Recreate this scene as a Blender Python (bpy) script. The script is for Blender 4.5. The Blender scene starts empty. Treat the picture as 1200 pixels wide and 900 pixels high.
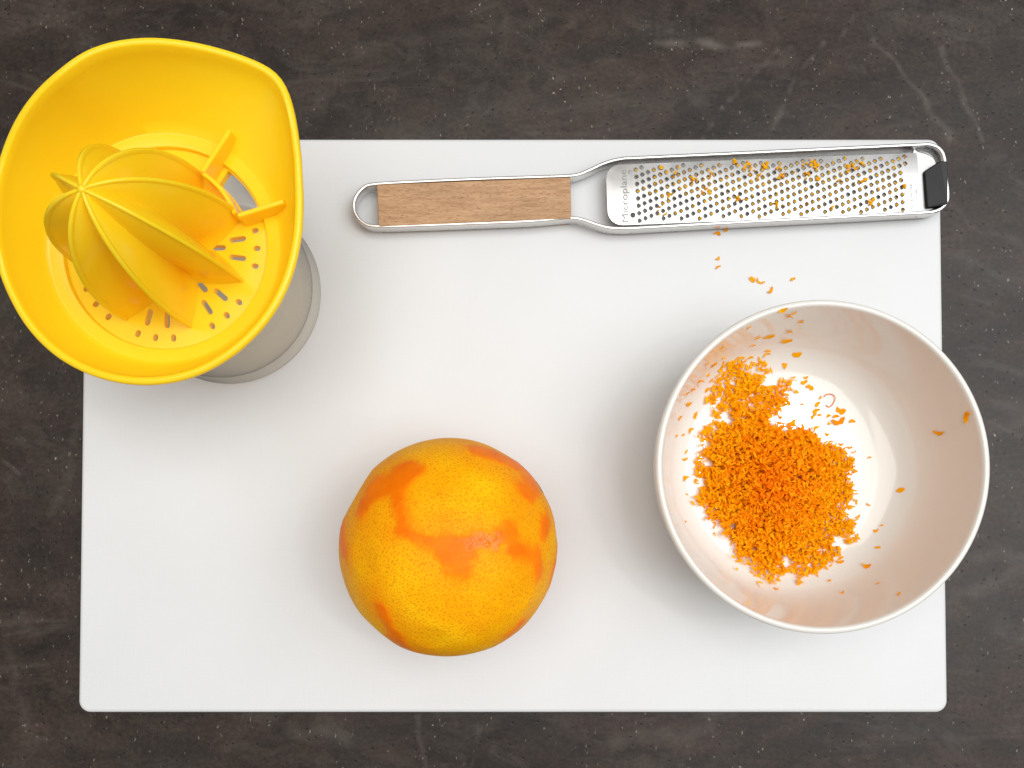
import bpy, bmesh, math, random
import numpy as np
from mathutils import Vector, Matrix, noise
from mathutils.bvhtree import BVHTree
from mathutils.geometry import delaunay_2d_cdt

random.seed(7)
rng = np.random.default_rng(11)
sc = bpy.context.scene
CM = 0.01                      # everything below is measured in centimetres, z = 0 is the top of the board
PI = math.pi

# ------------------------------------------------------------------ camera
F, CAM_H, TILT, NADIR_Y = 867.0, 38.6, math.radians(1.3), 575.0
PPY = NADIR_Y - F * math.tan(TILT)
cam_d = bpy.data.cameras.new('camera')
cam = bpy.data.objects.new('camera', cam_d)
sc.collection.objects.link(cam)
cam.location = (0, 0, CAM_H * CM)
cam.rotation_euler = (TILT, 0, 0)
cam_d.sensor_width = 36.0
cam_d.lens = 36.0 * F / 1200.0
cam_d.shift_y = (PPY - 450.0) / 1200.0
cam_d.clip_start, cam_d.clip_end = 0.005, 20.0
sc.camera = cam

# ------------------------------------------------------------------ light
world = bpy.data.worlds.new('World')
sc.world = world
world.use_nodes = True
bg = world.node_tree.nodes['Background']
bg.inputs[0].default_value = (1.0, 0.965, 0.92, 1)
bg.inputs[1].default_value = 0.335


def area(name, loc, aim, size, size_y, power, col):
    d = bpy.data.lights.new(name, 'AREA')
    d.shape = 'RECTANGLE'
    d.size, d.size_y, d.energy, d.color = size, size_y, power, col
    o = bpy.data.objects.new(name, d)
    sc.collection.objects.link(o)
    o.location = loc
    o.rotation_euler = (Vector(aim) - Vector(loc)).to_track_quat('-Z', 'Y').to_euler()
    return o


area('window_light', (1.62, 0.20, 2.85), (0.0, 0.05, 0), 2.6, 2.6, 79.0, (0.93, 0.97, 1.0))
area('ceiling_light', (-0.25, 0.25, 1.9), (0.0, 0.05, 0), 1.5, 1.3, 17.5, (1.0, 0.962, 0.915))
area('spot_lamp', (1.33, 0.06, 2.5), (0.1, 0.0, 0), 0.10, 0.13, 2.6, (1.0, 0.97, 0.93))
area('spot_lamp', (1.08, 0.26, 2.5), (0.1, 0.0, 0), 0.10, 0.10, 2.0, (1.0, 0.97, 0.93))

sc.view_settings.view_transform = 'Standard'
sc.view_settings.look = 'None'
sc.view_settings.exposure = 0.0
sc.view_settings.gamma = 1.0
sc.view_settings.use_curve_mapping = False
sc.render.engine = 'CYCLES'
sc.cycles.use_denoising = True
sc.cycles.max_bounces = 14
sc.cycles.diffuse_bounces = 8
sc.cycles.transparent_max_bounces = 24
sc.cycles.caustics_reflective = False
sc.cycles.caustics_refractive = False


# ------------------------------------------------------------------ measuring helpers
def ray(px, py):
    d = Vector(((px - 600) / F, -(py - PPY) / F, -1.0))
    c, s = math.cos(TILT), math.sin(TILT)
    return Vector((d.x, c * d.y - s * d.z, s * d.y + c * d.z))


def P(px, py, z=0.0):
    """world point (cm) at height z that was measured at a photo position"""
    d = ray(px, py)
    k = (CAM_H - z) / -d.z
    return Vector((d.x * k, d.y * k, z))


# ------------------------------------------------------------------ object helpers
def link(o, parent=None):
    sc.collection.objects.link(o)
    if parent:
        o.parent = parent
    return o


def tag(o, label=None, cat=None, group=None, kind=None):
    for k, v in (('label', label), ('category', cat), ('group', group), ('kind', kind)):
        if v:
            o[k] = v
    return o


def thing(name, loc, label, cat, group=None):
    o = bpy.data.objects.new(name, None)
    o.empty_display_size = 0.02
    o.location = Vector(loc) * CM
    link(o)
    return tag(o, label, cat, group)


def mesh(name, verts, faces, mat, parent=None, smooth=True, origin=(0, 0, 0), loc=None):
    """verts in cm (world); stored relative to origin"""
    me = bpy.data.meshes.new(name)
    og = Vector(origin)
    me.from_pydata([tuple((Vector(v) - og) * CM) for v in verts], [], faces)
    me.materials.append(mat)
    me.update()
    flat = [p.index for p in me.polygons if p.loop_total > 8]
    if smooth is True:
        me.shade_smooth()
    elif smooth:
        me.shade_smooth()
        bm = bmesh.new()
        bm.from_mesh(me)
        for e in bm.edges:
            if len(e.link_faces) == 2 and e.calc_face_angle(0) > smooth:
                e.smooth = False
        bm.to_mesh(me)
        bm.free()
    for k in flat:
        me.polygons[k].use_smooth = False
    o = bpy.data.objects.new(name, me)
    if loc is not None:
        o.location = Vector(loc) * CM
    return link(o, parent)


def clean(o, recalc=True, merge=None):
    bm = bmesh.new()
    bm.from_mesh(o.data)
    if merge:
        bmesh.ops.remove_doubles(bm, verts=bm.verts, dist=merge * CM)
    if recalc:
        bmesh.ops.recalc_face_normals(bm, faces=bm.faces)
    bm.to_mesh(o.data)
    bm.free()
    return o


def lathe(profile, n, cx=0, cy=0, closed=False):
    vs, fs = [], []
    m = len(profile)
    for i in range(n):
        a = 2 * PI * i / n
        for r, z in profile:
            vs.append((cx + r * math.cos(a), cy + r * math.sin(a), z))
    for i in range(n):
        j = (i + 1) % n
        for k in range(m if closed else m - 1):
            l = (k + 1) % m
            fs.append((i * m + k, j * m + k, j * m + l, i * m + l))
    return vs, fs


def smooth_pts(pts, n=8, closed=False):
    """Catmull-Rom through points"""
    out = []
    m = len(pts)
    for i in range(m if closed else m - 1):
        g = lambda k: Vector(pts[k % m]) if closed else Vector(pts[max(0, min(m - 1, k))])
        p0, p1, p2, p3 = g(i - 1), g(i), g(i + 1), g(i + 2)
        for s in range(n):
            t = s / n
            out.append(0.5 * ((2 * p1) + (p2 - p0) * t + (2 * p0 - 5 * p1 + 4 * p2 - p3) * t * t
                              + (3 * p1 - p0 - 3 * p2 + p3) * t ** 3))
    if not closed:
        out.append(Vector(pts[-1]))
    return out


def sweep(path, section, closed=False, up=Vector((0, 0, 1)), scale=None):
    """section = list of (side, up) offsets, swept along path"""
    n, m = len(path), len(section)
    vs, fs = [], []
    for i, p in enumerate(path):
        a = path[(i - 1) % n] if closed or i else path[i]
        b = path[(i + 1) % n] if closed or i < n - 1 else path[i]
        t = (Vector(b) - Vector(a)).normalized()
        side = t.cross(up).normalized()
        u = side.cross(t).normalized()
        k = scale(i / (n - 1)) if scale else 1.0
        for s, h in section:
            vs.append(Vector(p) + side * s * k + u * h * k)
    for i in range(n if closed else n - 1):
        j = (i + 1) % n
        for k in range(m):
            l = (k + 1) % m
            fs.append((i * m + k, i * m + l, j * m + l, j * m + k))
    if not closed:
        fs.append(tuple(range(m))[::-1])
        fs.append(tuple((n - 1) * m + k for k in range(m)))
    return vs, fs


def round_rect(w, h, r, n=3):
    """section of a rounded bar, centred"""
    out = []
    for cx, cy, a0 in ((w / 2 - r, h / 2 - r, 0), (-w / 2 + r, h / 2 - r, PI / 2),
                       (-w / 2 + r, -h / 2 + r, PI), (w / 2 - r, -h / 2 + r, 1.5 * PI)):
        for k in range(n + 1):
            a = a0 + PI / 2 * k / n
            out.append((cx + r * math.cos(a), cy + r * math.sin(a)))
    return out


def rounded_slab(outline, z0, z1, r, n=4):
    """a slab with a rounded top and bottom edge from a convex-ish ccw outline (list of 2-D points)"""
    m = len(outline)
    nor = []
    for i in range(m):
        a, b, c = outline[i - 1], outline[i], outline[(i + 1) % m]
        t = Vector((c[0] - a[0], c[1] - a[1])).normalized()
        nor.append(Vector((t.y, -t.x)))
    rings = []
    for k in range(n + 1):
        a = PI / 2 * k / n
        rings.append((r - r * math.sin(a), z0 + r - r * math.cos(a)))
    for k in range(n + 1):
        a = PI / 2 * k / n
        rings.append((r - r * math.cos(a), z1 - r + r * math.sin(a)))
    vs, fs = [], []
    for ins, z in rings:
        for p, q in zip(outline, nor):
            vs.append((p[0] - q.x * ins, p[1] - q.y * ins, z))
    for k in range(len(rings) - 1):
        for i in range(m):
            j = (i + 1) % m
            fs.append((k * m + i, k * m + j, (k + 1) * m + j, (k + 1) * m + i))
    fs.append(tuple(range(m))[::-1])
    fs.append(tuple((len(rings) - 1) * m + i for i in range(m)))
    return vs, fs


def round_poly(corners, r, n=5):
    """polygon with every corner rounded off, ccw kept"""
    out = []
    m = len(corners)
    for i in range(m):
        p, a, b = (Vector(q[:2]) for q in (corners[i], corners[i - 1], corners[(i + 1) % m]))
        u, w = (a - p).normalized(), (b - p).normalized()
        for k in range(n + 1):
            t = k / n
            q = p + u * r * (1 - t) ** 2 + w * r * t ** 2
            out.append((q.x, q.y))
    return out


def plate_with_holes(outer, holes, extra=()):
    """2-D triangulation of an outline minus closed hole loops -> pts, tris"""
    pts, edges, loops = [], [], []
    for loop in [outer] + holes:
        b = len(pts)
        pts += [Vector(p) for p in loop]
        edges += [(b + i, b + (i + 1) % len(loop)) for i in range(len(loop))]
        loops.append((b, len(loop)))
    faces = [list(range(b, b + n)) for b, n in loops]
    pts += [Vector(p) for p in extra]
    v, e, fcs, ov, oe, of = delaunay_2d_cdt(pts, edges, faces, 0, 1e-7)
    tris = [t for t, o in zip(fcs, of) if o == [0] or (0 in o and len(o) == 1)]
    return [(p.x, p.y) for p in v], [tuple(t) for t in tris]


def solidify_sheet(pts, tris, ztop, thick):
    """pts 2-D, ztop(x, y) -> closed solid with walls in every boundary"""
    n = len(pts)
    vs = [(x, y, ztop(x, y)) for x, y in pts] + [(x, y, ztop(x, y) - thick) for x, y in pts]
    fs, cnt = [], {}
    for t in tris:
        a, b, c = t
        (ax, ay), (bx, by), (cx, cy) = pts[a], pts[b], pts[c]
        if (bx - ax) * (cy - ay) - (by - ay) * (cx - ax) < 0:
            t = (a, c, b)
        fs.append(t)
        fs.append(tuple(k + n for k in reversed(t)))
        for i in range(3):
            e = (t[i], t[(i + 1) % 3])
            cnt[e] = cnt.get(e, 0) + 1
    for a, b in cnt:
        if (b, a) not in cnt:
            fs.append((b, a, a + n, b + n))
    return vs, fs


# ------------------------------------------------------------------ materials
class Mat:
    def __init__(s, name, **kw):
        s.m = bpy.data.materials.new(name)
        s.m.use_nodes = True
        s.nt = s.m.node_tree
        s.b = s.nt.nodes['Principled BSDF']
        for k, v in kw.items():
            k = {'color': 'Base Color', 'rough': 'Roughness', 'metal': 'Metallic', 'ior': 'IOR', 'coat': 'Coat Weight',
                 'coat_rough': 'Coat Roughness', 'spec': 'Specular IOR Level', 'sss': 'Subsurface Weight',
                 'sss_scale': 'Subsurface Scale', 'aniso': 'Anisotropic'}[k]
            s.b.inputs[k].default_value = (*v, 1) if isinstance(v, tuple) else v

    def n(s, typ, **kw):
        x = s.nt.nodes.new(typ)
        for k, v in kw.items():
            if k.startswith('i_'):
                x.inputs[k[2:].replace('_', ' ')].default_value = v
            else:
                setattr(x, k, v)
        return x

    def l(s, a, b):
        s.nt.links.new(a, b)

    def coord(s, scale=(1, 1, 1), rot=(0, 0, 0)):
        t = s.n('ShaderNodeTexCoord')
        mp = s.n('ShaderNodeMapping')
        mp.inputs['Scale'].default_value = scale
        mp.inputs['Rotation'].default_value = rot
        s.l(t.outputs['Object'], mp.inputs[0])
        return mp.outputs[0]

    def noise(s, vec, scale, detail=4, rough=0.55, dist=0.0):
        x = s.n('ShaderNodeTexNoise')
        x.inputs['Scale'].default_value = scale
        x.inputs['Detail'].default_value = detail
        x.inputs['Roughness'].default_value = rough
        x.inputs['Distortion'].default_value = dist
        s.l(vec, x.inputs['Vector'])
        return x.outputs['Fac']

    def voro(s, vec, scale, feature='F1', rand=1.0):
        x = s.n('ShaderNodeTexVoronoi', feature=feature)
        x.inputs['Scale'].default_value = scale
        x.inputs['Randomness'].default_value = rand
        s.l(vec, x.inputs['Vector'])
        return x

    def ramp(s, fac, *stops):
        x = s.n('ShaderNodeValToRGB')
        el = x.color_ramp.elements
        while len(el) < len(stops):
            el.new(0.5)
        for e, (p, c) in zip(el, stops):
            e.position = p
            e.color = (c, c, c, 1) if not isinstance(c, tuple) else (*c, 1)
        s.l(fac, x.inputs[0])
        return x.outputs[0]

    def mix(s, fac, a, b, mode='MIX'):
        x = s.n('ShaderNodeMix', data_type='RGBA', blend_type=mode)
        for sock, v in ((x.inputs[0], fac), (x.inputs[6], a), (x.inputs[7], b)):
            if isinstance(v, (int, float)):
                sock.default_value = v if sock == x.inputs[0] else (v, v, v, 1)
            elif isinstance(v, tuple):
                sock.default_value = (*v, 1)
            else:
                s.l(v, sock)
        return x.outputs[2]

    def math(s, op, a, b=0.0):
        x = s.n('ShaderNodeMath', operation=op)
        for sock, v in zip(x.inputs, (a, b)):
            if isinstance(v, (int, float)):
                sock.default_value = v
            else:
                s.l(v, sock)
        return x.outputs[0]

    def attr(s, name):
        return s.n('ShaderNodeAttribute', attribute_name=name)

    def bump(s, h, strength, dist=0.001):
        x = s.n('ShaderNodeBump')
        x.inputs['Strength'].default_value = strength
        x.inputs['Distance'].default_value = dist
        s.l(h, x.inputs['Height'])
        s.l(x.outputs[0], s.b.inputs['Normal'])
        return x

    def color(s, c):
        s.l(c, s.b.inputs['Base Color'])

    def roughness(s, c):
        s.l(c, s.b.inputs['Roughness'])


# dark mottled stone laminate
m = Mat('stone_laminate', rough=0.42, spec=0.27)
v = m.coord()
vs_ = m.coord(scale=(0.75, 1.25, 1))
base = m.ramp(m.noise(vs_, 9, 7, 0.60, 0.9), (0.30, (0.0112, 0.0074, 0.0057)), (0.46, (0.0230, 0.0164, 0.0129)), (0.58, (0.0310, 0.0236, 0.0193)), (0.75, (0.061, 0.050, 0.0425)))
hue = m.noise(m.coord(scale=(0.6, 1.2, 1), rot=(0, 0, 0.3)), 22, 5, 0.6, 1.0)
base = m.mix(m.ramp(hue, (0.42, 0.0), (0.62, 0.55)), base, (0.046, 0.0285, 0.0215))
grain = m.noise(v, 420, 3, 0.7)
base = m.mix(0.60, base, m.ramp(grain, (0.30, 0.22), (0.70, 0.80)), 'OVERLAY')
mott = m.noise(m.coord(scale=(0.85, 1.15, 1)), 60, 7, 0.70, 0.8)
base = m.mix(0.70, base, m.ramp(mott, (0.30, 0.20), (0.70, 0.80)), 'OVERLAY')
wisp = m.noise(m.coord(scale=(0.7, 1.5, 1), rot=(0, 0, 0.25)), 20, 8, 0.72, 1.8)
base = m.mix(m.ramp(wisp, (0.53, 0.0), (0.70, 0.45)), base, (0.088, 0.074, 0.064))
vein = m.attr('vein').outputs['Fac']
base = m.mix(m.math('MULTIPLY', vein, 0.75), base, (0.150, 0.128, 0.112))
smoke = m.attr('smoke').outputs['Fac']
base = m.mix(m.math('MULTIPLY', smoke, 0.80), base, (0.016, 0.012, 0.010))
# pits
vd = m.voro(m.coord(rot=(0, 0, 0.4)), 330)
rnd = m.n('ShaderNodeSeparateColor')
m.l(vd.outputs['Color'], rnd.inputs[0])
pit = m.math('MULTIPLY', m.math('LESS_THAN', rnd.outputs[0], 0.16),
             m.ramp(vd.outputs['Distance'], (0.14, 1.0), (0.30, 0.0)))
base = m.mix(m.math('MULTIPLY', pit, 0.8), base, (0.010, 0.008, 0.007))
# pale flecks of two sizes
cl = m.ramp(m.noise(v, 26, 4, 0.65), (0.40, 0.10), (0.60, 1.0))
fleck = None
for scl, thr, d0, d1, rot in ((340, 0.030, 0.08, 0.24, 1.1), (680, 0.065, 0.12, 0.34, 2.0)):
    wv = m.n('ShaderNodeVectorMath', operation='ADD')
    nz_ = m.n('ShaderNodeTexNoise')
    nz_.inputs['Scale'].default_value = 700
    cv = m.coord(scale=(1.0, 0.6, 1), rot=(0, 0, rot))
    m.l(cv, nz_.inputs['Vector'])
    sc_ = m.n('ShaderNodeVectorMath', operation='SCALE')
    sc_.inputs['Scale'].default_value = 0.0022
    m.l(nz_.outputs['Color'], sc_.inputs[0])
    m.l(cv, wv.inputs[0])
    m.l(sc_.outputs[0], wv.inputs[1])
    vw = m.voro(wv.outputs[0], scl)
    sp = m.n('ShaderNodeSeparateColor')
    m.l(vw.outputs['Color'], sp.inputs[0])
    fl = m.math('MULTIPLY', m.math('LESS_THAN', sp.outputs[0], thr), m.ramp(vw.outputs['Distance'], (d0, 1.0), (d1, 0.0)))
    fl = m.math('MULTIPLY', fl, m.math('ADD', 0.35, m.math('MULTIPLY', sp.outputs[1], 0.65)))
    fleck = fl if fleck is None else m.math('MAXIMUM', fleck, fl)
fleck = m.math('MULTIPLY', fleck, cl)
base = m.mix(m.math('MULTIPLY', fleck, 0.85), base, (0.36, 0.32, 0.28))
m.color(base)
m.roughness(m.ramp(mott, (0.3, 0.36), (0.7, 0.48)))
m.bump(m.math('ADD', grain, m.math('MULTIPLY', pit, -1.5)), 0.25, 0.0003)
M_STONE = m.m

# white polyethylene board
m = Mat('white_polyethylene', color=(0.80, 0.80, 0.795), rough=0.42, spec=0.4, sss=0.0)
v = m.coord()
m.color(m.ramp(m.noise(v, 14, 4), (0.3, (0.645, 0.650, 0.652)), (0.7, (0.668, 0.674, 0.679))))
s1 = m.noise(m.coord(scale=(20, 1, 1), rot=(0, 0, 0.5)), 60, 2)
s2 = m.noise(m.coord(scale=(1, 16, 1), rot=(0, 0, 0.9)), 50, 2)
m.bump(m.math('ADD', m.math('ADD', s1, s2), m.noise(v, 500, 2)), 0.10, 0.0003)
M_BOARD = m.m

# yellow plastic of the juicer
m = Mat('yellow_plastic', color=(0.92, 0.56, 0.003), rough=0.20, spec=0.42, sss=0.35)
m.b.inputs['Subsurface Radius'].default_value = (1.0, 0.42, 0.05)
m.b.inputs['Subsurface Scale'].default_value = 0.005
v = m.coord()
m.color(m.ramp(m.noise(v, 30, 3), (0.3, (0.994, 0.715, 0.014)), (0.7, (0.998, 0.735, 0.018))))
m.bump(m.noise(v, 900, 2), 0.03, 0.0002)
# light passes a little through the thin plastic
tr = m.n('ShaderNodeBsdfTranslucent')
tr.inputs[0].default_value = (1.0, 0.56, 0.004, 1)
ms = m.n('ShaderNodeMixShader')
ms.inputs[0].default_value = 0.20
outn = m.nt.nodes['Material Output']
m.l(m.b.outputs[0], ms.inputs[1])
m.l(tr.outputs[0], ms.inputs[2])
m.l(ms.outputs[0], outn.inputs[0])
M_YELLOW = m.m

# thin clear glass: clear face-on, darker and shinier edge-on
m = Mat('clear_glass')
m.nt.nodes.remove(m.b)
lw = m.n('ShaderNodeLayerWeight')
lw.inputs[0].default_value = 0.5
tcol = m.mix(m.math('POWER', lw.outputs['Facing'], 7.0), (0.992, 0.984, 0.962), (0.05, 0.05, 0.045))
tp = m.n('ShaderNodeBsdfTransparent')
m.l(tcol, tp.inputs[0])
gl = m.n('ShaderNodeBsdfGlossy')
gl.inputs['Roughness'].default_value = 0.03
gms = m.n('ShaderNodeMixShader')
m.l(m.math('ADD', 0.02, m.math('MULTIPLY', m.math('POWER', lw.outputs['Facing'], 5.0), 0.40)), gms.inputs[0])
m.l(tp.outputs[0], gms.inputs[1])
m.l(gl.outputs[0], gms.inputs[2])
m.l(gms.outputs[0], m.nt.nodes['Material Output'].inputs[0])
M_GLASS = m.m

# white glazed porcelain
m = Mat('white_porcelain', color=(0.735, 0.712, 0.66), rough=0.18, spec=0.4, coat=0.55, coat_rough=0.04)
v = m.coord()
m.bump(m.noise(v, 30, 2), 0.04, 0.002)
M_BOWL = m.m

# steels
m = Mat('brushed_steel', color=(0.74, 0.725, 0.70), metal=1.0, rough=0.28)
v = m.coord(scale=(1, 1, 1))
br = m.noise(m.coord(scale=(6, 300, 20), rot=(0, 0, 0.04)), 12, 3)
m.roughness(m.ramp(br, (0.3, 0.24), (0.7, 0.36)))
m.bump(br, 0.05, 0.0002)
M_STEEL = m.m
m = Mat('polished_steel_blade', color=(0.80, 0.785, 0.77), metal=1.0, rough=0.30)
br = m.noise(m.coord(scale=(6, 260, 20), rot=(0, 0, 0.04)), 10, 3)
sm = m.noise(m.coord(), 60, 4)
m.roughness(m.ramp(sm, (0.3, 0.32), (0.75, 0.44)))
m.color(m.ramp(sm, (0.25, (0.48, 0.47, 0.455)), (0.7, (0.57, 0.56, 0.55))))
m.bump(br, 0.04, 0.0002)
M_BLADE = m.m
M_ETCH = Mat('etched_lettering', color=(0.34, 0.33, 0.31), metal=0.2, rough=0.6).m
M_RIVET = Mat('dark_rivet_hole', color=(0.06, 0.06, 0.06), metal=0.3, rough=0.55).m
M_RIVET2 = Mat('worn_rivet', color=(0.40, 0.39, 0.38), metal=0.5, rough=0.7).m
M_BRACKET = Mat('dull_steel', color=(0.50, 0.49, 0.48), metal=1.0, rough=0.45).m

# oiled wood
m = Mat('walnut_handle', rough=0.55, spec=0.3)
v = m.coord(scale=(1, 9, 9), rot=(0, 0, 0.038))
g1 = m.noise(v, 55, 6, 0.65, 0.4)
g2 = m.noise(m.coord(scale=(1, 4.5, 4.5), rot=(0, 0, 0.038)), 420, 2, 0.6)
g3 = m.noise(m.coord(scale=(1, 2.2, 2)), 40, 3)
c = m.ramp(g1, (0.28, (0.345, 0.185, 0.090)), (0.5, (0.45, 0.268, 0.142)), (0.75, (0.54, 0.345, 0.196)))
c = m.mix(m.ramp(g2, (0.54, 0.0), (0.66, 0.70)), c, (0.26, 0.125, 0.055))
c = m.mix(0.35, c, m.ramp(g3, (0.3, 0.36), (0.7, 0.62)), 'OVERLAY')
m.color(c)
m.bump(m.math('SUBTRACT', g1, g2), 0.25, 0.0006)
M_WOOD = m.m

m = Mat('black_rubber', color=(0.012, 0.012, 0.013), rough=0.48, spec=0.4)
m.bump(m.noise(m.coord(), 900, 2), 0.1, 0.0002)
M_RUBBER = m.m

# zested orange skin
m = Mat('zested_orange_skin', rough=0.40, spec=0.12)
v = m.coord()
peel = m.attr('peel').outputs['Fac']
ton = m.noise(v, 45, 5, 0.6)
zest_y = m.ramp(ton, (0.30, (0.86, 0.32, 0.001)), (0.52, (0.92, 0.42, 0.001)), (0.72, (0.96, 0.52, 0.003)))
rind = m.ramp(m.noise(v, 120, 3), (0.3, (0.84, 0.160, 0.0005)), (0.7, (0.92, 0.215, 0.001)))
warm_ = m.attr('warm').outputs['Fac']
wet = m.attr('wet').outputs['Fac']
zest_y = m.mix(m.math('MULTIPLY', warm_, 0.62), zest_y, (0.93, 0.285, 0.001))
dots = m.ramp(m.attr('pore').outputs['Fac'], (0.10, 0.0), (0.70, 1.0))
dots = m.math('MULTIPLY', dots, m.math('SUBTRACT', 1.0, m.math('MULTIPLY', peel, 0.80)))
c = m.mix(peel, zest_y, rind)
c = m.mix(m.math('MULTIPLY', dots, 0.72), c, (0.58, 0.185, 0.001))
m.color(c)
m.roughness(m.math('SUBTRACT', m.ramp(peel, (0.0, 0.48), (1.0, 0.42)), m.math('MULTIPLY', wet, 0.30)))
m.l(m.math('ADD', 0.10, m.math('MULTIPLY', wet, 0.55)), m.b.inputs['Specular IOR Level'])
fine = m.noise(v, 1300, 3)
gl_ = m.math('MULTIPLY', m.math('MULTIPLY', m.ramp(m.voro(v, 380).outputs['Distance'], (0.05, 1.0), (0.55, 0.0)), wet), 1.6)
bmp = m.bump(m.math('ADD', m.math('ADD', fine, gl_), m.math('MULTIPLY', m.noise(v, 520, 2), 0.9)), 0.26, 0.0006)
m.l(m.math('ADD', 0.26, m.math('MULTIPLY', wet, 0.74)), bmp.inputs['Strength'])
m.b.inputs['Subsurface Weight'].default_value = 0.25
m.b.inputs['Subsurface Radius'].default_value = (1.0, 0.45, 0.1)
m.b.inputs['Subsurface Scale'].default_value = 0.004
M_ORANGE = m.m
m = Mat('green_stem_scar', color=(0.16, 0.13, 0.02), rough=0.7)
M_SCAR = m.m

# grated zest
m = Mat('orange_zest', rough=0.55, spec=0.10)
sh = m.attr('tone').outputs['Fac']
c = m.ramp(sh, (0.0, (0.97, 0.255, 0.0005)), (0.5, (0.99, 0.44, 0.001)), (1.0, (0.99, 0.62, 0.003)))
m.color(c)
m.bump(m.noise(m.coord(), 1800, 2), 0.15, 0.0003)
tr = m.n('ShaderNodeBsdfTranslucent')
m.l(c, tr.inputs[0])
ms = m.n('ShaderNodeMixShader')
ms.inputs[0].default_value = 0.45
m.l(m.b.outputs[0], ms.inputs[1])
m.l(tr.outputs[0], ms.inputs[2])
m.l(ms.outputs[0], m.nt.nodes['Material Output'].inputs[0])
M_ZEST = m.m

# ------------------------------------------------------------------ countertop
BOARD_T = 1.2
ZC = -BOARD_T


def axis(lo, hi, step, ext):
    a = np.arange(lo, hi + 1e-6, step)
    return np.concatenate([[-ext, -ext * 0.75], a, [ext * 0.75, ext]])


ctr = P(600, 450, ZC)
X = axis(-29, 29, 0.11, 60)
Y = axis(ctr.y - 22, ctr.y + 22, 0.11, 60)
XX, YY = np.meshgrid(X, Y, indexing='ij')
nx, ny = XX.shape
co = np.stack([XX, YY, np.full_like(XX, ZC)], -1).reshape(-1, 3)
ii = (np.arange(nx - 1)[:, None] * ny + np.arange(ny - 1)[None, :]).ravel()
quads = np.stack([ii, ii + ny, ii + ny + 1, ii + 1], -1)
me = bpy.data.meshes.new('countertop')
me.vertices.add(len(co))
me.vertices.foreach_set('co', (co * CM).astype(np.float32).ravel())
me.loops.add(quads.size)
me.loops.foreach_set('vertex_index', quads.astype(np.int32).ravel())
me.polygons.add(len(quads))
me.polygons.foreach_set('loop_start', np.arange(0, quads.size, 4, dtype=np.int32))
me.polygons.foreach_set('loop_total', np.full(len(quads), 4, dtype=np.int32))
me.update(calc_edges=True)
vein = np.zeros(len(co))
smoke = np.zeros(len(co))
px_, py_ = co[:, 0], co[:, 1]
wob = 0.18 * np.sin(px_ * 1.9 + py_ * 0.7) + 0.12 * np.sin(px_ * 0.8 - py_ * 2.7 + 1) + 0.07 * np.sin(px_ * 5.1 + py_ * 4.3)
gr = 0.5 + 0.5 * np.sin(px_ * 3.1 + 1.3 * np.sin(py_ * 2.3)) * np.sin(py_ * 2.9 + 1.1 * np.sin(px_ * 1.7))


def stroke(arr, pts, width, amp, rag=0.55):
    """a printed streak along a polyline on the stone"""
    w = [P(x, y, ZC) for x, y in pts]
    for a, b in zip(w[:-1], w[1:]):
        d = b - a
        L2 = d.x ** 2 + d.y ** 2
        t = np.clip(((px_ - a.x) * d.x + (py_ - a.y) * d.y) / L2, 0, 1)
        dist = np.hypot(px_ - a.x - t * d.x + wob * 0.6, py_ - a.y - t * d.y + wob * 0.6)
        k = np.clip(1 - dist / (width * (0.75 + 0.5 * gr)), 0, 1)
        np.maximum(arr, amp * k * (1 - rag + rag * gr), out=arr)


for pts, w, a in (
        ([(912, 58), (880, 92), (842, 130), (828, 158)], 0.20, 0.55), ([(962, 54), (930, 95), (905, 152)], 0.20, 0.50),
        ([(1022, 50), (1050, 78), (1082, 112), (1115, 160)], 0.24, 0.65), ([(1100, 60), (1125, 110), (1150, 165)], 0.20, 0.55),
        ([(770, 50), (830, 52), (888, 52)], 0.28, 0.80), ([(1000, 20), (985, 45)], 0.18, 0.4),
        ([(1108, 232), (1140, 262), (1200, 290)], 0.30, 0.30), ([(1110, 300), (1160, 312), (1200, 340)], 0.4, 0.28),
        ([(1122, 700), (1150, 690), (1200, 668)], 0.55, 0.38), ([(1112, 660), (1160, 650), (1200, 652)], 0.5, 0.28),
        ([(0, 542), (15, 546), (24, 552)], 0.18, 0.75), ([(60, 600), (80, 560), (90, 500)], 0.35, 0.22),
        ([(490, 840), (494, 870), (498, 900)], 0.22, 0.38), ([(565, 840), (558, 870), (552, 900)], 0.18, 0.34),
        ([(340, 858), (375, 852), (400, 868)], 0.55, 0.32), ([(720, 866), (780, 862), (830, 858)], 0.6, 0.30),
        ([(40, 870), (20, 830), (8, 760)], 0.4, 0.18), ([(420, 60), (520, 40), (640, 20)], 0.5, 0.20),
        ([(1130, 520), (1165, 500), (1200, 495)], 0.45, 0.25), ([(560, 125), (690, 118), (820, 120)], 0.8, 0.18)):
    stroke(vein, pts, w, a)
for pts, w, a in (
        ([(586, 0), (582, 30), (578, 52)], 0.30, 0.85), ([(400, 28), (460, 34), (540, 42), (580, 44)], 0.9, 0.60),
        ([(600, 45), (640, 60), (690, 78)], 0.7, 0.55), ([(680, 60), (678, 110)], 0.35, 0.7), ([(640, 118), (700, 125), (780, 120)], 0.8, 0.35),
        ([(960, 110), (1000, 108), (1060, 118)], 0.6, 0.5), ([(0, 100), (60, 60), (160, 20)], 1.2, 0.35),
        ([(30, 560), (40, 640), (20, 720)], 1.3, 0.30), ([(1175, 320), (1200, 345)], 0.9, 0.6), ([(1140, 110), (1200, 170)], 0.8, 0.4),
        ([(0, 880), (120, 890), (240, 880)], 1.0, 0.45), ([(940, 870), (1040, 880), (1180, 880)], 1.0, 0.40), ([(620, 880), (700, 890)], 0.8, 0.35)):
    stroke(smoke, pts, w, a)
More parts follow.
